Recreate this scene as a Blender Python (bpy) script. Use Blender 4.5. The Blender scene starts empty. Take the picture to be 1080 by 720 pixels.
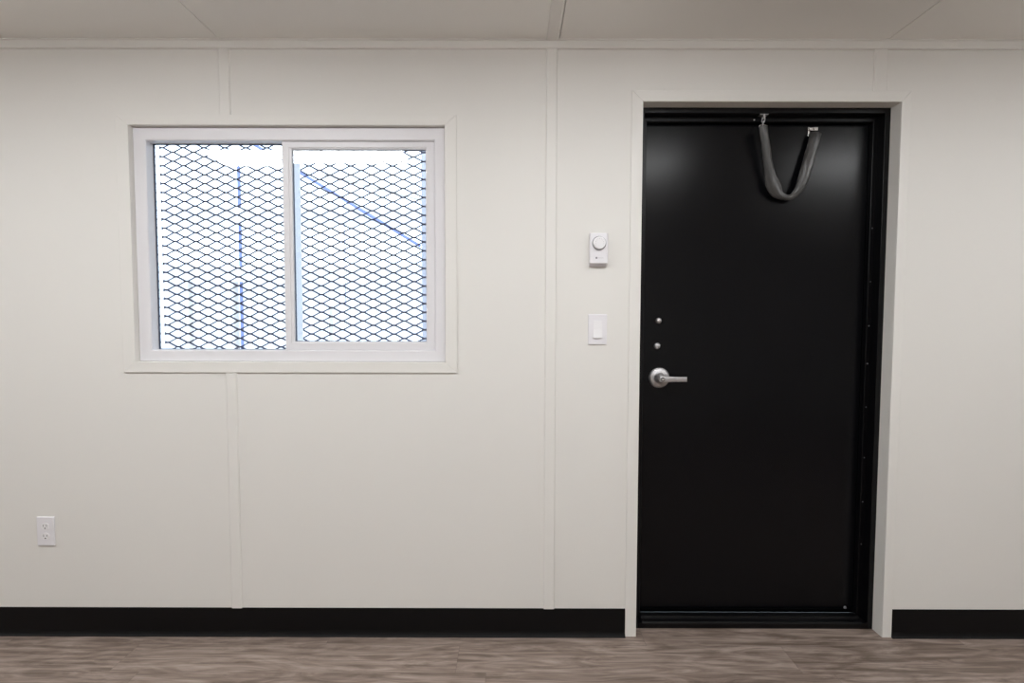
import bpy, bmesh, math, random
from mathutils import Vector, Matrix, noise
random.seed(4)
C = bpy.context.scene.collection

# ------------------------------------------------------------------ helpers
def tag(o, label=None, cat=None, group=None, kind=None):
    if label: o['label'] = label
    if cat: o['category'] = cat
    if group: o['group'] = group
    if kind: o['kind'] = kind
    return o

def obj(name, bm, m, parent=None, smooth=False, bevel=0, seg=2, auto=None):
    me = bpy.data.meshes.new(name)
    bmesh.ops.recalc_face_normals(bm, faces=bm.faces)
    bm.to_mesh(me); bm.free()
    o = bpy.data.objects.new(name, me); C.objects.link(o)
    me.materials.append(m)
    if parent is not None:
        o.parent = parent
        o.matrix_parent_inverse = Matrix.Translation(-parent.location)
    if smooth:
        for p in me.polygons: p.use_smooth = True
    if bevel:
        b = o.modifiers.new('bevel', 'BEVEL'); b.width = bevel; b.segments = seg; b.limit_method = 'ANGLE'
        b.angle_limit = math.radians(40)
    return o

def empty(name, loc):
    o = bpy.data.objects.new(name, None); C.objects.link(o); o.location = loc
    o.empty_display_size = .05
    return o

def box(bm, x0, x1, y0, y1, z0, z1):
    v = [bm.verts.new(p) for p in ((x0,y0,z0),(x1,y0,z0),(x1,y1,z0),(x0,y1,z0),(x0,y0,z1),(x1,y0,z1),(x1,y1,z1),(x0,y1,z1))]
    for f in ((0,3,2,1),(4,5,6,7),(0,1,5,4),(1,2,6,5),(2,3,7,6),(3,0,4,7)):
        bm.faces.new([v[i] for i in f])
    return bm

def B(*a):
    return box(bmesh.new(), *a)

def prism_xz(bm, pts, y0, y1):
    a = [bm.verts.new((x, y0, z)) for x, z in pts]; b = [bm.verts.new((x, y1, z)) for x, z in pts]
    n = len(pts)
    bm.faces.new(a); bm.faces.new(b[::-1])
    for i in range(n): bm.faces.new((a[i], a[(i+1) % n], b[(i+1) % n], b[i]))
    return bm

def ring(x0, x1, z0, z1, prof, bm=None):
    """closed rectangular frame: profile points (inset, y) swept round the rectangle with mitred corners"""
    bm = bm or bmesh.new()
    loops = [[bm.verts.new(p) for p in ((x0+o, y, z0+o), (x0+o, y, z1-o), (x1-o, y, z1-o), (x1-o, y, z0+o))] for o, y in prof]
    n = len(loops)
    for i in range(n):
        a, b = loops[i], loops[(i+1) % n]
        for k in range(4):
            bm.faces.new((a[k], a[(k+1) % 4], b[(k+1) % 4], b[k]))
    return bm

def arch(x0, x1, z0, z1, prof):
    """three-sided frame open at the bottom"""
    bm = bmesh.new()
    loops = [[bm.verts.new(p) for p in ((x0+o, y, z0), (x0+o, y, z1-o), (x1-o, y, z1-o), (x1-o, y, z0))] for o, y in prof]
    n = len(loops)
    for i in range(n):
        a, b = loops[i], loops[(i+1) % n]
        for k in range(3):
            bm.faces.new((a[k], a[k+1], b[k+1], b[k]))
    bm.faces.new([l[0] for l in loops]); bm.faces.new([l[3] for l in loops][::-1])
    return bm

def lathe_y(cx, cz, prof, seg=40, bm=None):
    """profile (radius, y) turned about an axis parallel to Y"""
    bm = bm or bmesh.new()
    rows = []
    for r, y in prof:
        if r < 1e-6: rows.append([bm.verts.new((cx, y, cz))])
        else: rows.append([bm.verts.new((cx+r*math.cos(2*math.pi*k/seg), y, cz+r*math.sin(2*math.pi*k/seg))) for k in range(seg)])
    for a, b in zip(rows, rows[1:]):
        for k in range(seg):
            k2 = (k+1) % seg
            if len(a) == 1 and len(b) == 1: break
            if len(a) == 1: bm.faces.new((a[0], b[k], b[k2]))
            elif len(b) == 1: bm.faces.new((a[k], a[k2], b[0]))
            else: bm.faces.new((a[k], a[k2], b[k2], b[k]))
    return bm

def tube(bm, pts, r, seg=10, closed=False):
    pts = [Vector(p) for p in pts]; n = len(pts); rows = []
    up = None
    for i, p in enumerate(pts):
        if closed: t = (pts[(i+1) % n]-pts[i-1]).normalized()
        else: t = (pts[min(i+1, n-1)]-pts[max(i-1, 0)]).normalized()
        if up is None:
            up = t.orthogonal().normalized()
        up = (up - t*up.dot(t)).normalized(); s = t.cross(up)
        rows.append([bm.verts.new(p + r*(math.cos(2*math.pi*k/seg)*up + math.sin(2*math.pi*k/seg)*s)) for k in range(seg)])
    m = n if closed else n-1
    for i in range(m):
        a, b = rows[i], rows[(i+1) % n]
        for k in range(seg): bm.faces.new((a[k], a[(k+1) % seg], b[(k+1) % seg], b[k]))
    if not closed:
        bm.faces.new(rows[0]); bm.faces.new(rows[-1][::-1])
    return bm

# ------------------------------------------------------------------ materials
def mat(name, col, rough=.5, metal=0, spec=.5, bump=0, bscale=200, bdist=.0005, var=0, vscale=3):
    m = bpy.data.materials.new(name); m.use_nodes = True
    nt = m.node_tree; b = nt.nodes['Principled BSDF']
    b.inputs['Base Color'].default_value = (*col, 1); b.inputs['Roughness'].default_value = rough
    b.inputs['Metallic'].default_value = metal; b.inputs['Specular IOR Level'].default_value = spec
    tc = nt.nodes.new('ShaderNodeTexCoord')
    if bump:
        n = nt.nodes.new('ShaderNodeTexNoise'); n.inputs['Scale'].default_value = bscale; n.inputs['Detail'].default_value = 3
        bp = nt.nodes.new('ShaderNodeBump'); bp.inputs['Strength'].default_value = bump; bp.inputs['Distance'].default_value = bdist
        nt.links.new(tc.outputs['Object'], n.inputs['Vector']); nt.links.new(n.outputs['Fac'], bp.inputs['Height'])
        nt.links.new(bp.outputs['Normal'], b.inputs['Normal'])
    if var:
        n = nt.nodes.new('ShaderNodeTexNoise'); n.inputs['Scale'].default_value = vscale; n.inputs['Detail'].default_value = 4
        mx = nt.nodes.new('ShaderNodeMix'); mx.data_type = 'RGBA'
        mx.inputs[6].default_value = (*[c*(1-var) for c in col], 1); mx.inputs[7].default_value = (*[min(1, c*(1+var)) for c in col], 1)
        nt.links.new(tc.outputs['Object'], n.inputs['Vector']); nt.links.new(n.outputs['Fac'], mx.inputs[0])
        nt.links.new(mx.outputs[2], b.inputs['Base Color'])
    return m

M_wall = mat('wall_panel_vinyl', (.800, .785, .755), .5, spec=.35, bump=.15, bscale=90, var=.012, vscale=2)
M_trim = mat('wall_trim_vinyl', (.805, .79, .760), .42, spec=.4, bump=.05, bscale=60)
M_ceil = mat('ceiling_panel', (.88, .87, .84), .6, spec=.3, bump=.15, bscale=120, var=.012, vscale=1.5)
M_vinyl = mat('white_window_vinyl', (.80, .79, .82), .32, spec=.5, bump=.03, bscale=40)
M_plast = mat('white_plastic', (.83, .815, .85), .35, spec=.5, bump=.03, bscale=300)
M_plast2 = mat('white_dial_plastic', (.86, .85, .87), .3, spec=.5, bump=.03, bscale=300)
M_black = mat('black_door_enamel', (.0026, .0027, .0038), .24, spec=.24, bump=.10, bscale=260, bdist=.0004)
M_frame = mat('black_frame_enamel', (.0022, .0022, .0030), .34, spec=.28, bump=.05, bscale=200)
M_base = mat('black_rubber_base', (.004, .0036, .004), .5, spec=.18, bump=.08, bscale=150)
M_gask = mat('dark_gasket', (.06, .075, .12), .6, spec=.3, bump=.05)
M_steel = mat('satin_chrome', (.60, .59, .60), .52, metal=1, bump=.04, bscale=400)
M_bright = mat('bright_chrome', (.8, .79, .79), .18, metal=1, bump=.02, bscale=300)
M_dark = mat('dark_slot', (.05, .05, .05), .6, bump=.02)
M_grey = mat('grey_print_and_shade', (.22, .22, .24), .5, bump=.02)
M_lgrey = mat('light_grey_print', (.5, .49, .51), .5, bump=.02)
M_cloth = mat('grey_vinyl_sleeve', (.055, .054, .054), .34, spec=.7, bump=.35, bscale=60, bdist=.002)
M_mesh = mat('expanded_metal', (.06, .06, .11), .55, metal=.0, bump=.1, bscale=200)
M_bluest = mat('blue_painted_steel', (.17, .21, .42), .5, bump=.05)
M_palest = mat('pale_galvanised_steel', (.40, .40, .46), .5, bump=.05)
M_faint = mat('light_galvanised_steel', (.50, .47, .44), .5, bump=.05)
M_white_ext = mat('white_siding', (.85, .86, .88), .6, bump=.05)
M_conc = mat('pale_concrete', (.62, .62, .62), .9, bump=.3, bscale=20, var=.06, vscale=1)

def glass_mat():
    m = bpy.data.materials.new('clear_glass'); m.use_nodes = True; nt = m.node_tree
    nt.nodes.remove(nt.nodes['Principled BSDF']); out = nt.nodes['Material Output']
    fr = nt.nodes.new('ShaderNodeFresnel'); fr.inputs['IOR'].default_value = 1.52
    tr = nt.nodes.new('ShaderNodeBsdfTransparent'); tr.inputs['Color'].default_value = (.955, .965, .97, 1)
    gl = nt.nodes.new('ShaderNodeBsdfGlossy'); gl.inputs['Roughness'].default_value = .0
    mx = nt.nodes.new('ShaderNodeMixShader')
    nt.links.new(fr.outputs[0], mx.inputs[0]); nt.links.new(tr.outputs[0], mx.inputs[1]); nt.links.new(gl.outputs[0], mx.inputs[2])
    nt.links.new(mx.outputs[0], out.inputs['Surface'])
    return m
M_glass = glass_mat()

def emit_mat(name, col, s):
    m = bpy.data.materials.new(name); m.use_nodes = True; b = m.node_tree.nodes['Principled BSDF']
    b.inputs['Base Color'].default_value = (.8, .8, .8, 1)
    b.inputs['Emission Color'].default_value = (*col, 1); b.inputs['Emission Strength'].default_value = s
    return m
LAMP = 16.9
M_diff = emit_mat('lit_diffuser', (.98, .998, 1.005), LAMP)

def floor_mat():
    m = bpy.data.materials.new('oak_vinyl_plank'); m.use_nodes = True; nt = m.node_tree; L = nt.links
    b = nt.nodes['Principled BSDF']; b.inputs['Roughness'].default_value = .42; b.inputs['Specular IOR Level'].default_value = .35
    def N(t, **k):
        n = nt.nodes.new(t)
        for a, v in k.items(): setattr(n, a, v)
        return n
    def mth(op, a, c=None, d=None):
        n = N('ShaderNodeMath', operation=op)
        for i, v in enumerate((a, c, d)):
            if v is None: continue
            if isinstance(v, (int, float)): n.inputs[i].default_value = v
            else: L.new(v, n.inputs[i])
        return n.outputs[0]
    tc = N('ShaderNodeTexCoord'); sx = N('ShaderNodeSeparateXYZ'); L.new(tc.outputs['Object'], sx.inputs[0])
    X, Y = sx.outputs[0], sx.outputs[1]
    PW, PL = .152, 1.22
    yr = mth('DIVIDE', mth('ADD', Y, .062), PW); row = mth('FLOOR', yr); fy = mth('FRACT', yr)
    wn = N('ShaderNodeTexWhiteNoise', noise_dimensions='1D'); L.new(row, wn.inputs['W'])
    xr = mth('ADD', mth('DIVIDE', X, PL), mth('MULTIPLY', wn.outputs['Value'], 1.0)); colm = mth('FLOOR', xr); fx = mth('FRACT', xr)
    pid = mth('ADD', mth('MULTIPLY', row, 17.3), colm)
    wp = N('ShaderNodeTexWhiteNoise', noise_dimensions='1D'); L.new(pid, wp.inputs['W'])
    # grain coordinates, shifted for every plank
    cb = N('ShaderNodeCombineXYZ')
    L.new(mth('ADD', mth('MULTIPLY', X, 1.0), mth('MULTIPLY', wp.outputs['Value'], 37.0)), cb.inputs[0])
    L.new(mth('MULTIPLY', Y, 5.5), cb.inputs[1]); L.new(mth('MULTIPLY', wp.outputs['Value'], 9.0), cb.inputs[2])
    n1 = N('ShaderNodeTexNoise'); n1.inputs['Scale'].default_value = 3.2; n1.inputs['Detail'].default_value = 8; n1.inputs['Roughness'].default_value = .62; n1.inputs['Distortion'].default_value = 2.2
    L.new(cb.outputs[0], n1.inputs['Vector'])
    cb2 = N('ShaderNodeCombineXYZ'); L.new(mth('MULTIPLY', X, 6.0), cb2.inputs[0]); L.new(mth('MULTIPLY', Y, 150.0), cb2.inputs[1]); L.new(wp.outputs['Value'], cb2.inputs[2])
    n2 = N('ShaderNodeTexNoise'); n2.inputs['Scale'].default_value = 1.0; n2.inputs['Detail'].default_value = 5
    L.new(cb2.outputs[0], n2.inputs['Vector'])
    wv = N('ShaderNodeTexWave', wave_type='BANDS', bands_direction='Y'); wv.inputs['Scale'].default_value = 1.6; wv.inputs['Distortion'].default_value = 14
    wv.inputs['Detail'].default_value = 3; wv.inputs['Detail Scale'].default_value = .9; L.new(cb.outputs[0], wv.inputs['Vector'])
    f = mth('ADD', mth('ADD', mth('MULTIPLY', n1.outputs['Fac'], .62), mth('MULTIPLY', n2.outputs['Fac'], .22)), mth('MULTIPLY', wv.outputs['Fac'], .07))
    f = mth('ADD', f, mth('MULTIPLY', mth('SUBTRACT', wp.outputs['Value'], .5), .05))
    cr = N('ShaderNodeValToRGB'); L.new(f, cr.inputs[0]); e = cr.color_ramp.elements
    e[0].position = .35; e[0].color = (.150, .112, .090, 1); e[1].position = .62; e[1].color = (.42, .345, .30, 1)
    k = e.new(.47); k.color = (.268, .208, .176, 1)
    seam = mth('MAXIMUM', mth('LESS_THAN', fy, .010), mth('LESS_THAN', fx, .0016))
    mx = N('ShaderNodeMix', data_type='RGBA'); L.new(mth('MULTIPLY', seam, .35), mx.inputs[0]); L.new(cr.outputs[0], mx.inputs[6]); mx.inputs[7].default_value = (.07, .05, .04, 1)
    L.new(mx.outputs[2], b.inputs['Base Color'])
    bp = N('ShaderNodeBump'); bp.inputs['Strength'].default_value = .25; bp.inputs['Distance'].default_value = .001
    L.new(mth('SUBTRACT', f, seam), bp.inputs['Height']); L.new(bp.outputs[0], b.inputs['Normal'])
    return m
M_floor = floor_mat()

# ------------------------------------------------------------------ room shell
RX0, RX1, RY = -4.6, 4.2, -4.50
H = 2.272; WT = .12
WX0, WX1, WZ0, WZ1 = -1.4395, -.2564, 1.0735, 1.962      # window opening
DX0, DX1, DZ1 = .484, 1.4454, 2.0495                      # door opening

def wall_with_openings():
    bm = bmesh.new()
    xs = [RX0, WX0, WX1, DX0, DX1, RX1]; zs = [0, WZ0, WZ1, DZ1, H]
    op = lambda i, j: (i == 1 and j == 1) or (i == 3 and j < 3)
    for y, fl in ((0, False), (WT, True)):
        g = [[bm.verts.new((x, y, z)) for z in zs] for x in xs]
        if not fl: front = g
        else: back = g
        for i in range(5):
            for j in range(4):
                if op(i, j): continue
                bm.faces.new((g[i][j], g[i+1][j], g[i+1][j+1], g[i][j+1]))
    def q(a, b): bm.faces.new((front[a[0]][a[1]], front[b[0]][b[1]], back[b[0]][b[1]], back[a[0]][a[1]]))
    for a, b in (((1,1),(2,1)), ((2,1),(2,2)), ((2,2),(1,2)), ((1,2),(1,1))): q(a, b)
    for j in range(3): q((3,j),(3,j+1)); q((4,j),(4,j+1))
    q((3,3),(4,3))
    for i in range(5):
        q((i,4),(i+1,4))
        if i != 3: q((i,0),(i+1,0))
    for j in range(4): q((0,j),(0,j+1)); q((5,j),(5,j+1))
    return bm
w = obj('wall_back', wall_with_openings(), M_wall)
tag(w, 'long cream panelled wall that holds the window and the black door', 'wall', kind='structure')
tag(obj('wall_left', B(RX0-.1, RX0, RY, WT, 0, H), M_wall), 'cream side wall at the left end of the room', 'wall', kind='structure')
tag(obj('wall_right', B(RX1, RX1+.1, RY, WT, 0, H), M_wall), 'cream side wall at the right end of the room', 'wall', kind='structure')
tag(obj('wall_front', B(RX0-.1, RX1+.1, RY-.1, RY, 0, H), M_wall), 'cream wall opposite the window and the door', 'wall', kind='structure')
tag(obj('floor', B(RX0-.1, RX1+.1, RY-.1, WT, -.08, 0), M_floor), 'greyish brown wood plank vinyl floor', 'floor', kind='structure')
def ceiling_mesh():
    bm = bmesh.new(); g = .0016; pts = [(RX0-.1, H)]
    for c in (-1.087, .170, 1.381): pts += [(c-g, H), (c-g, H+.012), (c+g, H+.012), (c+g, H)]
    pts += [(RX1+.1, H), (RX1+.1, H+.08), (RX0-.1, H+.08)]
    return prism_xz(bm, pts, RY-.1, WT)
tag(obj('ceiling', ceiling_mesh(), M_ceil), 'cream panelled ceiling above the window and the door', 'ceiling', kind='structure')

# joint covers on wall and ceiling (3 joints), cornice strip
T = .0060
def strip_profile_x(x0, x1, z0, z1):
    bm = bmesh.new(); e = .004
    prof = [(x0, 0), (x0, -.0022), (x0+e, -T), (x1-e, -T), (x1, -.0022), (x1, 0)]
    a = [bm.verts.new((x, y, z0)) for x, y in prof]; b = [bm.verts.new((x, y, z1)) for x, y in prof]
    n = len(prof); bm.faces.new(a); bm.faces.new(b[::-1])
    for i in range(n): bm.faces.new((a[i], a[(i+1) % n], b[(i+1) % n], b[i]))
    return bm
J = [(-1.0973, -1.0549), (.1218, .1647), (1.339, 1.3905)]
CZ = 2.240
k = 1
def trim(bm, label, m=M_trim, **kw):
    global k
    o = obj('trim_%d' % k, bm, m, **kw); k += 1
    return tag(o, label, 'trim', kind='structure')
trim(strip_profile_x(*J[0], 1.9996, CZ), 'short cream batten between the ceiling strip and the window')
trim(strip_profile_x(*J[0], .110, 1.0336), 'cream batten running from the window down to the baseboard')
trim(strip_profile_x(*J[1], .110, CZ), 'full height cream batten between the window and the thermostat')
trim(strip_profile_x(*J[2], DZ1+.0405, CZ), 'short cream batten between the ceiling strip and the door casing')
bm = bmesh.new()
prof = [(0, CZ), (-.008, CZ), (-.0105, CZ+.003), (-.0105, H-.005), (-.015, H-.003), (-.015, H), (0, H)]
a = [bm.verts.new((RX0, y, z)) for y, z in prof]; b = [bm.verts.new((RX1, y, z)) for y, z in prof]
bm.faces.new(a); bm.faces.new(b[::-1])
for i in range(len(prof)): bm.faces.new((a[i], a[(i+1) % len(prof)], b[(i+1) % len(prof)], b[i]))
trim(bm, 'thin cream strip along the top of the wall under the ceiling')
(x0, x1) = J[1]; bm = bmesh.new(); e = .004
prof = [(x0, H), (x0, H-.0022), (x0+e, H-T), (x1-e, H-T), (x1, H-.0022), (x1, H)]
a = [bm.verts.new((x, -.015, z)) for x, z in prof]; b = [bm.verts.new((x, RY, z)) for x, z in prof]
n = len(prof); bm.faces.new(a); bm.faces.new(b[::-1])
for i in range(n): bm.faces.new((a[i], a[(i+1) % n], b[(i+1) % n], b[i]))
trim(bm, 'ceiling batten meeting the wall between window and door')

# baseboards: black cove base with a small toe
def cove(x0, x1):
    bm = bmesh.new()
    prof = [(0, .110), (-.0026, .1095), (-.003, .10), (-.003, .022), (-.0045, .013), (-.008, .006), (-.0135, .0022), (-.0145, 0), (0, 0)]
    a = [bm.verts.new((x0, y, z)) for y, z in prof]; b = [bm.verts.new((x1, y, z)) for y, z in prof]
    n = len(prof); bm.faces.new(a); bm.faces.new(b[::-1])
    for i in range(n): bm.faces.new((a[i], a[(i+1) % n], b[(i+1) % n], b[i]))
    return bm
DCW = .0426
tag(obj('baseboard_left', cove(RX0, DX0-DCW), M_base), 'black rubber cove baseboard left of the door', 'baseboard', kind='structure')
tag(obj('baseboard_right', cove(DX1+.036, RX1), M_base), 'black rubber cove baseboard right of the door', 'baseboard', kind='structure')

# ------------------------------------------------------------------ window
win = empty('window_1', ((WX0+WX1)/2, 0, WZ0)); tag(win, 'white vinyl sliding window with two panes in the cream wall', 'window', kind='structure')
CX0, CX1, CZ0, CZ1 = -1.4865, -.2119, 1.0336, 1.9996
cas = [
 [(CX0, CZ0), (WX0, WZ0), (WX0, WZ1), (CX0, CZ1)],
 [(CX0, CZ1), (WX0, WZ1), (WX1, WZ1), (CX1, CZ1)],
 [(CX1, CZ1), (WX1, WZ1), (WX1, WZ0), (CX1, CZ0)],
 [(CX1, CZ0), (WX1, WZ0), (WX0, WZ0), (CX0, CZ0)]]
for pts in cas:
    obj('casing', prism_xz(bmesh.new(), pts, -.0065, 0), M_trim, win, bevel=.0014)
FX0, FX1, FZ0, FZ1 = -1.3905, -.2985, 1.1185, 1.912
bm = bmesh.new()
prof = [(0, .016), (-.001+.0, .07)]
# vinyl main frame: stepped face, sides of unlike width
def rect_loop(bm, x0, x1, z0, z1, y): return [bm.verts.new(p) for p in ((x0,y,z0),(x0,y,z1),(x1,y,z1),(x1,y,z0))]
def rect_frame(loops):
    bm = bmesh.new(); L = [rect_loop(bm, *l) for l in loops]; n = len(L)
    for i in range(n):
        a, b = L[i], L[(i+1) % n]
        for q in range(4): bm.faces.new((a[q], a[(q+1) % 4], b[(q+1) % 4], b[q]))
    return bm
fr = obj('window_frame', rect_frame([
    (WX0, WX1, WZ0, WZ1, .072), (WX0, WX1, WZ0, WZ1, .020), (WX0+.004, WX1-.004, WZ0+.004, WZ1-.004, .015),
    (FX0-.004, FX1+.004, FZ0-.004, FZ1+.004, .015), (FX0, FX1, FZ0, FZ1, .018),
    (FX0, FX1, FZ0, FZ1, .072)]), M_vinyl, win)
# fixed light (left, further out)
fx = obj('fixed_pane', B(FX0+.0005, -.8741, .0635, .0675, FZ0+.0005, FZ1-.0005), M_glass, win)
obj('gasket', ring(FX0+.0003, -.8741, FZ0+.0003, FZ1-.0003, [(0, .056), (.0022, .056), (.0022, .0635), (0, .0635)]), M_gask, win)
obj('meeting_stile', B(-.874, -.8445, .0515, .112, FZ0+.0005, FZ1-.0005), M_vinyl, win, bevel=.002)
# sliding sash (right, in front)
SX0, SX1, SZ0, SZ1 = -.8785, FX1-.0004, FZ0+.0004, FZ1-.0004
GX0, GX1, GZ0, GZ1 = -.8430, -.3335, 1.1515, 1.8835
sash = obj('sliding_sash', rect_frame([
    (SX0, SX1, SZ0, SZ1, .050), (SX0, SX1, SZ0, SZ1, .026), (SX0+.002, SX1-.002, SZ0+.002, SZ1-.002, .024),
    (GX0-.012, GX1+.006, GZ0-.006, GZ1+.006, .024), (GX0-.011, GX1+.005, GZ0-.005, GZ1+.005, .0265),
    (GX0-.001, GX1+.001, GZ0-.001, GZ1+.001, .0275), (GX0, GX1, GZ0, GZ1, .029), (GX0, GX1, GZ0, GZ1, .050)]), M_vinyl, win)
obj('pane', B(GX0, GX1, .0335, .0375, GZ0, GZ1), M_glass, sash)
obj('gasket', ring(GX0+.0003, GX1-.0003, GZ0+.0003, GZ1-.0003, [(0, .0376), (.0012, .0376), (.0012, .0455), (0, .0455)]), M_gask, sash)

# ------------------------------------------------------------------ expanded metal screen outside the window
def expanded():
    bm = bmesh.new()
    P, Q = .0847, .0358
    ax, az, y = -1.1232, 1.8740, .152
    x0, x1, z0, z1 = -1.431, -.236, 1.035, 2.005
    kn = .0062; hw = .0028; dep = .0034; tilt = .35
    def seg(p, q, w):
        d = Vector((q[0]-p[0], 0, q[1]-p[1])); L = d.length; d.normalize(); nrm = Vector((-d.z, 0, d.x))
        dv = Vector((0, dep, dep*tilt)); a = Vector((p[0], y, p[1])) - d*.0006; b = Vector((q[0], y, q[1])) + d*.0006
        vs = []
        for base in (a, b):
            for s, t in ((-1, 0), (1, 0), (1, 1), (-1, 1)): vs.append(bm.verts.new(base + nrm*w*s + dv*t))
        for f in ((0,1,2,3), (7,6,5,4), (0,4,5,1), (1,5,6,2), (2,6,7,3), (3,7,4,0)): bm.faces.new([vs[i] for i in f])
    i0 = math.floor((x0-ax)/P)-1; i1 = math.ceil((x1-ax)/P)+1; j0 = math.floor((z0-az)/Q)-1; j1 = math.ceil((z1-az)/Q)+1
    for i in range(i0, i1):
        for j in range(j0, j1):
            for h in (0, .5):
                cx, cz = ax+(i+h)*P, az+(j+h)*Q
                if z0 <= cz <= z1 and x0-.001 <= cx <= x1:
                    if cx-kn > x0 or True: seg((max(cx-kn, x0), cz), (min(cx+kn, x1), cz), hw*1.2)
                for sx in (1,):
                    for sz in (-1, 1):
                        p = (cx+kn*.9, cz+sz*.0007); q = (cx+P/2-kn*.9, cz+sz*(Q/2-.0007))
                        if min(p[1], q[1]) < z0 or max(p[1], q[1]) > z1: continue
                        if q[0] <= x0 or p[0] >= x1: continue
                        if p[0] < x0:
                            t = (x0-p[0])/(q[0]-p[0]); p = (x0, p[1]+t*(q[1]-p[1]))
                        if q[0] > x1:
                            t = (x1-p[0])/(q[0]-p[0]); q = (x1, p[1]+t*(q[1]-p[1]))
                        seg(p, q, hw)
    return bm
scr = empty('security_screen', (-.83, .15, 1.035))
tag(scr, 'dark diamond pattern expanded metal security screen outside the window', 'window screen')
obj('expanded_mesh', expanded(), M_mesh, scr)
for z in (1.05, 1.99):
    for x in (-1.40, -.28):
        obj('standoff_bolt', lathe_y(x, z, [(0, .1202), (.004, .1202), (.004, .158), (.008, .158), (.008, .163), (0, .163)], 12), M_steel, scr)

# ------------------------------------------------------------------ door
door = empty('door_1', ((DX0+DX1)/2, .1, 0)); tag(door, 'black steel entry door with silver lever in a black frame', 'door', kind='structure')
ys = .0
def casing_piece(pts): return obj('casing', prism_xz(bmesh.new(), pts, -.0065, 0), M_trim, door, bevel=.0014)
zt = DZ1+.0405; xr = DX1+.036; xl = DX0-DCW
casing_piece([(xl, 0), (DX0, 0), (DX0, DZ1), (xl, zt)])
casing_piece([(xl, zt), (DX0, DZ1), (DX1, DZ1), (xr, zt)])
casing_piece([(xr, zt), (DX1, DZ1), (DX1, 0), (xr, 0)])
FY = .05
dfr = obj('door_frame', arch(DX0+.0002, DX1-.0002, 0, DZ1-.0002, [(0, FY), (.0185, FY), (.0198, FY+.0013), (.0198, .089), (.0365, .089), (.038, .0905), (.038, .1125), (.0225, .1125), (.0225, .16), (0, .16)]), M_frame, door)
th = bmesh.new()
prof = [(FY, 0), (FY, .020), (FY+.004, .026), (.072, .028), (.076, .036), (.100, .038), (.104, .030), (.110, .030), (.16, .020), (.16, 0)]
a = [th.verts.new((DX0+.0385, y, z)) for y, z in prof]; b = [th.verts.new((DX1-.0385, y, z)) for y, z in prof]
th.faces.new(a); th.faces.new(b[::-1])
for i in range(len(prof)): th.faces.new((a[i], a[(i+1) % len(prof)], b[(i+1) % len(prof)], b[i]))
# threshold reaches the jambs in front of the stops
box(th, DX0+.0203, DX0+.0385, FY, .0885, 0, .022); box(th, DX1-.0385, DX1-.0203, FY, .0885, 0, .022)
obj('threshold', th, M_frame, door)

# leaf: sheet steel skin, slightly full in the middle between its edges
def leaf():
    bm = bmesh.new(); x0, x1, z0, z1 = DX0+.0245, DX1-.0245, .0312, DZ1-.0245
    nx, nz = 48, 80; yb = .158; g = []
    for i in range(nx+1):
        col = []
        for j in range(nz+1):
            u, v = i/nx, j/nz
            x, z = x0+(x1-x0)*u, z0+(z1-z0)*v
            d = DISH(u, v)
            col.append(bm.verts.new((x, .1140-d, z)))
        g.append(col)
    for i in range(nx):
        for j in range(nz): bm.faces.new((g[i][j], g[i+1][j], g[i+1][j+1], g[i][j+1]))
    bk = [bm.verts.new(p) for p in ((x0, yb, z0), (x1, yb, z0), (x1, yb, z1), (x0, yb, z1))]
    bm.faces.new(bk[::-1])
    bot = [g[i][0] for i in range(nx+1)]; top = [g[i][nz] for i in range(nx+1)]
    bm.faces.new(bot + [bk[1], bk[0]]); bm.faces.new(top[::-1] + [bk[3], bk[2]])
    bm.faces.new(g[0][::-1] + [bk[0], bk[3]]); bm.faces.new(g[nx] + [bk[2], bk[1]])
    return bm
def DISH(u, v):
    # oil-canning of the thin skin, under half a millimetre
    return 0.0
lf = obj('door_leaf', leaf(), M_black, door)
for p in lf.data.polygons: p.use_smooth = abs(p.normal.y) > .99
# lever set
LX, LZ, DY = .5915, 1.0038, .1138
lv = obj('lever_rose', lathe_y(LX, LZ, [(.0405, DY), (.0415, DY-.003), (.0405, DY-.007), (.036, DY-.0105), (.026, DY-.0125), (.022, DY-.0145), (.0175, DY-.024), (.0155, DY-.034), (.015, DY-.044), (0, DY-.044)], 48), M_steel, door, smooth=True)
bm = bmesh.new()
def lever_bar():
    bm = bmesh.new(); rows = []
    st = [(-.013, .0095, .013), (-.0125, .012, .014), (-.004, .0132, .0155), (.008, .0130, .0150), (.022, .0118, .0125), (.045, .0108, .0105), (.075, .0101, .0095), (.096, .0100, .0095), (.0985, .0105, .0085), (.0995, .0100, .007)]
    for s, hh, tt in st:
        cz = LZ - .0006 - .0012*max(0, s/.1); cy = DY-.049 + .008*max(0, s/.1)**2
        r = []
        for kk in range(16):
            an = 2*math.pi*(kk+.5)/16; c, sn = math.cos(an), math.sin(an)
            pw = .55
            r.append(bm.verts.new((LX+s, cy + tt*.5*math.copysign(abs(c)**pw, c), cz + hh*math.copysign(abs(sn)**pw, sn))))
        rows.append(r)
    for a, b in zip(rows, rows[1:]):
        for kk in range(16): bm.faces.new((a[kk], a[(kk+1) % 16], b[(kk+1) % 16], b[kk]))
    bm.faces.new(rows[0]); bm.faces.new(rows[-1][::-1])
    return bm
bar = obj('lever', lever_bar(), M_steel, lv, smooth=True)
obj('turn_button', lathe_y(LX, LZ-.0004, [(.0062, DY-.0555), (.0062, DY-.0585), (.0052, DY-.0600), (.0022, DY-.0603), (.0018, DY-.0590), (0, DY-.0590)], 24), M_bright, lv, smooth=False)
obj('button_ring', lathe_y(LX, LZ-.0004, [(.0064, DY-.0555), (.0082, DY-.0562), (.0082, DY-.0572), (.0064, DY-.0576)], 24), M_dark, lv)
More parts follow.
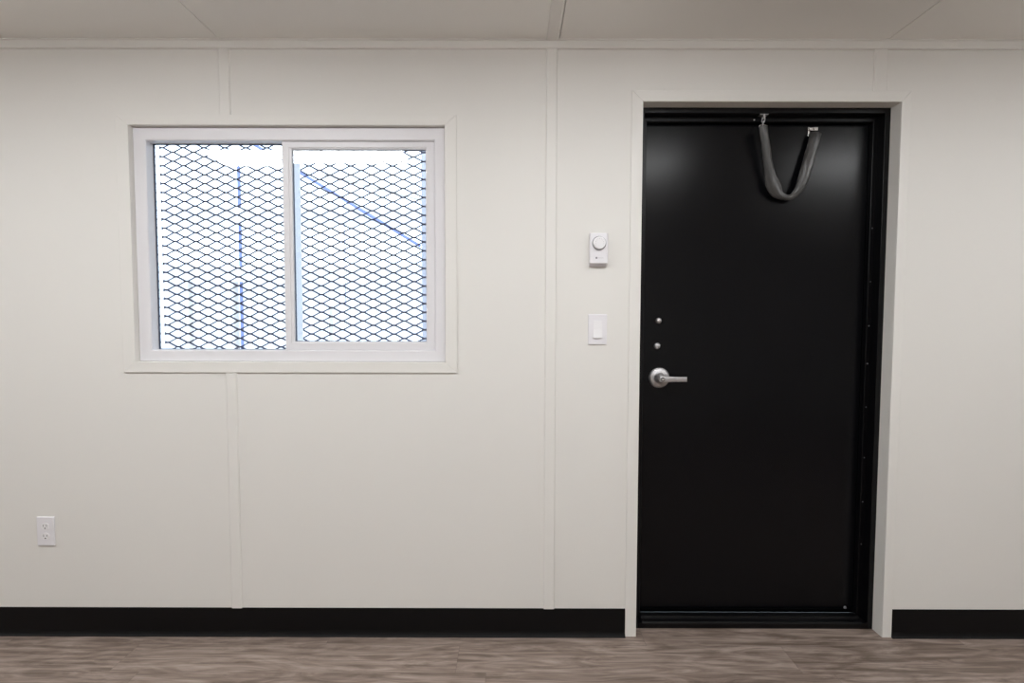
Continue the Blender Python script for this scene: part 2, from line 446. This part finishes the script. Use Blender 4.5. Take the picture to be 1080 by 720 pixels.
for x, z, r in ((.5868, 1.2338, .0122), (.5822, 1.1322, .0132)):
    b0 = obj('bolt_head', lathe_y(x, z, [(r, DY), (r, DY-.002), (r*.9, DY-.005), (r*.62, DY-.008), (r*.3, DY-.0092), (0, DY-.0095)], 24), M_steel, door, smooth=True)
# screws along the right jamb stop
for zc in (1.60, 1.39, 1.215, 1.065, .89, .685, .505, .33):
    obj('screw', lathe_y(DX1-.029, zc, [(.0026, .0891), (.0024, .0882), (.001, .0877), (0, .0877)], 10), M_grey, dfr)
obj('screw', lathe_y(1.375, .052, [(.006, .1139), (.005, .111), (0, .110)], 12), M_grey, lf)

# ------------------------------------------------------------------ door chain in a grey sleeve
dc = empty('door_chain', (1.07, .07, 1.715))
tag(dc, 'door check chain in a grey sleeve hanging in a loop atop the black door', 'door chain')
# frame bracket: plate screwed under the head of the frame, with a lug
zs = DZ1-.0202
bm = bmesh.new(); box(bm, .950, .982, .056, .080, zs-.003, zs-.0002)
obj('frame_bracket', bm, M_steel, dc, bevel=.0008)
bm = bmesh.new(); box(bm, .9635, .9695, .058, .072, zs-.017, zs-.003)
obj('bracket_lug', bm, M_steel, dc, bevel=.001)
obj('bracket_screw', lathe_y(.9405, zs-.012, [(.0030, .0888), (.0030, .086), (0, .085)], 10), M_steel, dc)
def link(c, L, W, ax, r=.0016, roll=0):
    """oval chain link centred at c, long axis ax"""
    ax = Vector(ax).normalized(); s = ax.cross(Vector((0, 1, 0))).normalized(); s = (Matrix.Rotation(roll, 3, ax) @ s)
    pts = []
    for q in range(24):
        t = 2*math.pi*q/24; cx, sy = math.cos(t), math.sin(t)
        pts.append(Vector(c) + ax*((L/2-W/2)*math.copysign(1, cx)*(1 if abs(cx) > 1e-6 else 0) + W/2*cx) + s*W/2*sy)
    bm = bmesh.new(); tube(bm, pts, r, 8, closed=True); return bm
obj('chain_link', link((.9645, .063, 2.008), .020, .010, (-.15, 0, -1), roll=.3), M_steel, dc, smooth=True)
obj('chain_link', link((.9625, .062, 1.994), .020, .010, (-.1, 0, -1), roll=1.7), M_steel, dc, smooth=True)
bm = bmesh.new(); tube(bm, [(.947, .062, 1.982), (.952, .062, 1.988), (.962, .062, 1.990), (.972, .062, 1.988), (.977, .062, 1.981)], .0022, 8)
obj('s_hook', bm, M_bright, dc, smooth=True)

# sleeve: flattened tube, px-wide sections measured against the door
S = [  # x, y, z, half width, half thickness, twist
 (.9620, .060, 1.9840, .0150, .0100, 0.0),
 (.9690, .063, 1.9500, .0145, .0110, 0.1),
 (.9800, .067, 1.9050, .0145, .0110, .2),
 (.9900, .072, 1.8550, .0150, .0110, .3),
 (1.0020, .077, 1.8060, .0185, .0105, .35),
 (1.0150, .082, 1.7680, .0245, .0100, .4),
 (1.0340, .086, 1.7370, .0205, .0100, .45),
 (1.0580, .088, 1.7225, .0120, .0095, .5),
 (1.0860, .088, 1.7180, .0105, .0090, .4),
 (1.1080, .087, 1.7330, .0130, .0095, .2),
 (1.1260, .086, 1.7600, .0170, .0100, 0),
 (1.1400, .086, 1.8000, .0190, .0105, -.1),
 (1.1540, .087, 1.8520, .0195, .0110, -.15),
 (1.1680, .089, 1.9050, .0195, .0110, -.15),
 (1.1800, .091, 1.9440, .0195, .0105, -.1),
 (1.1880, .094, 1.9700, .0190, .0095, -.1)]
def catmull(vals, t):
    i = min(int(t), len(vals)-2); f = t-i
    p = [vals[max(i-1, 0)], vals[i], vals[i+1], vals[min(i+2, len(vals)-1)]]
    return [.5*((2*p[1][q]) + (-p[0][q]+p[2][q])*f + (2*p[0][q]-5*p[1][q]+4*p[2][q]-p[3][q])*f*f + (-p[0][q]+3*p[1][q]-3*p[2][q]+p[3][q])*f**3) for q in range(6)]
def sleeve():
    bm = bmesh.new(); n = 110; seg = 28; rows = []
    path = [catmull(S, i/n*(len(S)-1)) for i in range(n+1)]
    for i, s in enumerate(path):
        a = Vector(path[max(i-1, 0)][:3]); b = Vector(path[min(i+1, n)][:3]); t = (b-a).normalized()
        side = t.cross(Vector((0, 1, 0))).normalized(); front = side.cross(t).normalized()
        if front.y > 0: front = -front
        R = Matrix.Rotation(s[5], 3, t); side = R @ side; front = R @ front
        row = []
        for q in range(seg):
            an = 2*math.pi*q/seg; c, sn = math.cos(an), math.sin(an)
            # pinched edge where the sleeve is folded shut: a sharp rim on one side
            w = s[3]*(1.0 + (.10 if abs(q) < 1 else 0)); h = s[4]*(1-.55*max(0, c)**2)
            p = Vector(s[:3]) + side*w*c + front*h*sn
            f = noise.noise(Vector((p.x*22, q*.35, p.z*18)))*.0032 + noise.noise(Vector((p.x*70, q*.8+5, p.z*55)))*.0012
            p += (side*c + front*sn)*f
            if p.y > .1125: p.y = .1125
            row.append(bm.verts.new(p))
        rows.append(row)
    for a, b in zip(rows, rows[1:]):
        for q in range(seg): bm.faces.new((a[q], a[(q+1) % seg], b[(q+1) % seg], b[q]))
    bm.faces.new(rows[0]); bm.faces.new(rows[-1][::-1])
    return bm
obj('sleeve', sleeve(), M_cloth, dc, smooth=True)
# bracket on the leaf: plate and bent hook
bm = bmesh.new(); box(bm, 1.163, 1.203, .108, .1136, 1.984, 1.998); box(bm, 1.163, 1.171, .108, .1136, 1.962, 1.984)
obj('door_bracket', bm, M_bright, dc, bevel=.0012)
bm = bmesh.new(); tube(bm, [(1.168, .108, 1.994), (1.168, .100, 1.994), (1.176, .096, 1.990), (1.180, .095, 1.983)], .0022, 8)
obj('bracket_hook', bm, M_bright, dc, smooth=True)

# ------------------------------------------------------------------ wall devices
t = empty('thermostat', (.3206, 0, 1.447)); tag(t, 'white wall thermostat with a round dial above the light switch', 'thermostat')
obj('back_plate', B(.2880, .3532, -.008, 0, 1.4385, 1.5535), M_plast, t, bevel=.002)
body = obj('body', B(.2868, .3548, -.027, -.008, 1.4475, 1.5615), M_plast, t, bevel=.004, seg=3)
obj('dial_recess_shade', lathe_y(.3215, 1.5235, [(.0262, -.0268), (.0262, -.0276), (.0236, -.0276), (.0236, -.0268)], 40), M_grey, t)  # bezel ring, coloured dark to stand in for the dial's shadow
dial = obj('dial', lathe_y(.3215, 1.5235, [(.0232, -.0268), (.0232, -.0375), (.0215, -.0395), (.0185, -.0398), (0, -.0398)], 48), M_plast2, t, smooth=False, bevel=.001)
for q in range(11):   # small raised ticks on the dial face
    an = math.radians(-30 + q*24); bm = bmesh.new()
    c, s_ = math.cos(an), math.sin(an)
    prism_xz(bm, [(.3215+.0135*c-.0006*s_, 1.5235+.0135*s_+.0006*c), (.3215+.0135*c+.0006*s_, 1.5235+.0135*s_-.0006*c), (.3215+.0165*c+.0006*s_, 1.5235+.0165*s_-.0006*c), (.3215+.0165*c-.0006*s_, 1.5235+.0165*s_+.0006*c)], -.0401, -.0397)
    obj('tick_mark', bm, M_lgrey, dial)
obj('round_logo', lathe_y(.3120, 1.4690, [(.0038, -.0269), (.0038, -.0274), (0, -.0274)], 20), M_grey, t)
bm = bmesh.new()
for q in range(7): box(bm, .3190+q*.0028, .3190+q*.0028+.0018, -.0273, -.0268, 1.4680, 1.4698)
obj('small_lettering', bm, M_lgrey, t)

s = empty('light_switch', (.3224, 0, 1.143)); tag(s, 'white rocker light switch on the wall between batten and door', 'light switch')
pl = obj('wall_plate', B(.2868, .3580, -.0055, 0, 1.1435, 1.2590), M_plast, s, bevel=.002, seg=3)
bm = bmesh.new()   # rocker, pressed in at the bottom
x0, x1, z0, z1 = .3060, .3390, 1.1680, 1.2345
v = [bm.verts.new(p) for p in ((x0,-.0055,z0),(x1,-.0055,z0),(x1,-.0055,z1),(x0,-.0055,z1),(x0,-.0115,z0),(x1,-.0115,z0),(x1,-.0068,z1),(x0,-.0068,z1),(x0,-.0075,(z0+z1)/2),(x1,-.0075,(z0+z1)/2))]
for f in ((4,5,9,8),(8,9,6,7),(0,1,5,4),(2,3,7,6),(0,4,8),(0,8,3),(3,8,7),(1,9,5),(1,2,9),(2,6,9),(0,3,2,1)): bm.faces.new([v[i] for i in f])
obj('rocker', bm, M_plast2, s, bevel=.0008)
for z in (1.1535, 1.2490): obj('plate_screw', lathe_y(.3224, z, [(.0028, -.0054), (.0026, -.0062), (0, -.0064)], 14), M_plast, s)

o = empty('power_outlet', (-1.811, 0, .358)); tag(o, 'white duplex power outlet low on the wall left of the window', 'power outlet')
obj('wall_plate', B(-1.8455, -1.7775, -.0055, 0, .3570, .4705), M_plast, o, bevel=.002, seg=3)
for zc in (.4335, .3940):
    pts = []
    for q in range(24):
        an = 2*math.pi*q/24; pts.append((-1.8115+max(-.0145, min(.0145, .0172*math.cos(an))), zc+.0135*math.sin(an)))
    rc = obj('receptacle', prism_xz(bmesh.new(), pts, -.0072, -.0054), M_plast2, o)
    obj('slot', B(-1.8190, -1.8172, -.0074, -.0070, zc-.001, zc+.008), M_dark, rc)
    obj('slot', B(-1.8063, -1.8045, -.0074, -.0070, zc, zc+.007), M_dark, rc)
    obj('ground_hole', lathe_y(-1.8115, zc-.0068, [(.0026, -.0071), (.0026, -.0074), (0, -.0074)], 12), M_dark, rc)
obj('plate_screw', lathe_y(-1.8115, .4138, [(.0028, -.0054), (.0026, -.0062), (0, -.0064)], 14), M_plast, o)

# ------------------------------------------------------------------ ceiling lights (above and before the camera, out of frame; plus an added fill panel behind)
def ring_z(x0, x1, y0, y1, prof):
    bm = bmesh.new()
    L = [[bm.verts.new(p) for p in ((x0+o, y0+o, z), (x0+o, y1-o, z), (x1-o, y1-o, z), (x1-o, y0+o, z))] for o, z in prof]
    n = len(L)
    for i in range(n):
        a, b = L[i], L[(i+1) % n]
        for q in range(4): bm.faces.new((a[q], a[(q+1) % 4], b[(q+1) % 4], b[q]))
    return bm
def ceiling_light(cx, cy, label, L=1.22, W=.305):
    e = empty('ceiling_light', (cx, cy, H)); tag(e, label, 'ceiling light', 'flat ceiling light panels')
    obj('housing', ring_z(cx-L/2, cx+L/2, cy-W/2, cy+W/2, [(0, H-.0046), (0, H-.034), (.002, H-.036), (.014, H-.036), (.014, H-.0335), (.0145, H-.0046)]), M_plast, e)
    obj('diffuser', B(cx-L/2+.0145, cx+L/2-.0145, cy-W/2+.0145, cy+W/2-.0145, H-.052, H-.028), M_diff, e)
    return e
LY = -1.17
ceiling_light(-1.26, LY, 'lit flat panel light on the ceiling before the window')
ceiling_light(.44, LY, 'lit flat panel light on the ceiling before the thermostat')
ceiling_light(2.46, LY, 'lit flat panel light on the ceiling right of the door')
ceiling_light(.30, -3.45, 'unseen fill light panel added on the ceiling behind the viewer, far from the window wall')  # fill panel added out of view to even out the wall brightness
ceiling_light(-3.20, LY, 'lit flat panel light on the ceiling farthest left of the window')

# ------------------------------------------------------------------ outside
G0 = -.75
tag(obj('yard_ground', B(-30, 20, .3, 40, G0-.1, G0), M_conc), 'pale concrete yard beyond the window', 'ground', kind='structure')
DY2 = 3.2
def world_x(px, y): return (px-541.0)/547.8*(1.98+y)
sc = empty('scaffold', (-2.0, DY2, G0)); tag(sc, 'blue steel scaffold with posts and sloping braces seen through the window mesh', 'scaffold')
def post(name, x, y, z0, z1, r, m): 
    bm = bmesh.new(); tube(bm, [(x, y, z0), (x, y, z1)], r, 12); return obj(name, bm, m, sc, smooth=False)
post('post', -2.700, DY2, G0, 2.72, .0160, M_bluest)
post('post', -1.665, DY2, 1.36, 2.42, .0035, M_bluest)
post('post', -3.24, DY2+.05, G0, 1.60, .022, M_faint)
post('post', -2.78, DY2+.05, G0, 1.63, .025, M_faint)
post('post', -1.83, DY2+.05, G0, 1.35, .018, M_faint)
for zc in (2.23, 1.66):
    obj('guard_board', B(-3.6, -.8, DY2-.06, DY2-.02, zc-.075, zc+.075), M_white_ext, sc)
bm = bmesh.new(); tube(bm, [(-2.62, DY2-.09, 2.975), (-.90, DY2-.09, 1.93)], .015, 10)
obj('brace', bm, M_bluest, sc)
bm = bmesh.new(); tube(bm, [(-1.80, DY2-.13, 2.60), (-.78, DY2-.13, 2.34)], .012, 10)
obj('brace', bm, M_faint, sc)
pp = empty('steel_post', (-.62, 1.4, G0)); tag(pp, 'pale blue steel post at the right edge of the window view', 'post')
obj('shaft', B(-.585, -.53, 1.37, 1.43, G0, 2.9), M_palest, pp, bevel=.004)
obj('base_plate', B(-.66, -.52, 1.33, 1.47, G0, G0+.012), M_palest, pp)
bl = empty('white_building', (-6, 14, G0)); tag(bl, 'white sided building far across the yard behind the scaffold', 'building')
bm = bmesh.new()
box(bm, -16, 0, 14, 20, G0, 2.2); obj('siding', bm, M_white_ext, bl)
bm = bmesh.new(); prism_xz(bm, [(-16.3, 2.2), (.3, 2.2), (.3, 2.32), (-16.3, 2.32)], 13.8, 20.2); obj('roof_slab', bm, M_white_ext, bl)

# ------------------------------------------------------------------ world, camera, view
W = bpy.data.worlds.new('overcast_day'); bpy.context.scene.world = W; W.use_nodes = True
bg = W.node_tree.nodes['Background']; bg.inputs['Color'].default_value = (.72, .86, 1.0, 1); bg.inputs['Strength'].default_value = 3.8

cam = bpy.data.cameras.new('camera'); co = bpy.data.objects.new('camera', cam); C.objects.link(co)
bpy.context.scene.camera = co
cam.sensor_width = 36; cam.sensor_fit = 'HORIZONTAL'; cam.lens = 36*547.798/1080; cam.clip_start = .01; cam.clip_end = 200
pi_, ya, ro = math.radians(2.7613), math.radians(-.0842), math.radians(.1101)
def cw(x, y, z):
    cp, sp = math.cos(pi_), math.sin(pi_); y, z = cp*y+sp*z, -sp*y+cp*z
    cy, sy = math.cos(ya), math.sin(ya); return Vector((cy*x+sy*y, -sy*x+cy*y, z))
cr, sr = math.cos(ro), math.sin(ro)
R = Matrix((cw(cr, 0, sr), cw(-sr, 0, cr), -cw(0, 1, 0))).transposed()
co.matrix_world = Matrix.Translation((0, -1.98, 1.25)) @ R.to_4x4()

scn = bpy.context.scene
scn.view_settings.view_transform = 'Standard'; scn.view_settings.look = 'None'
scn.view_settings.gamma = 1; scn.view_settings.exposure = 0.0; scn.view_settings.use_curve_mapping = False
scn.cycles.use_denoising = True
scn.cycles.max_bounces = 12; scn.cycles.diffuse_bounces = 8; scn.cycles.glossy_bounces = 6; scn.cycles.transparent_max_bounces = 16
scn.cycles.sample_clamp_indirect = 8
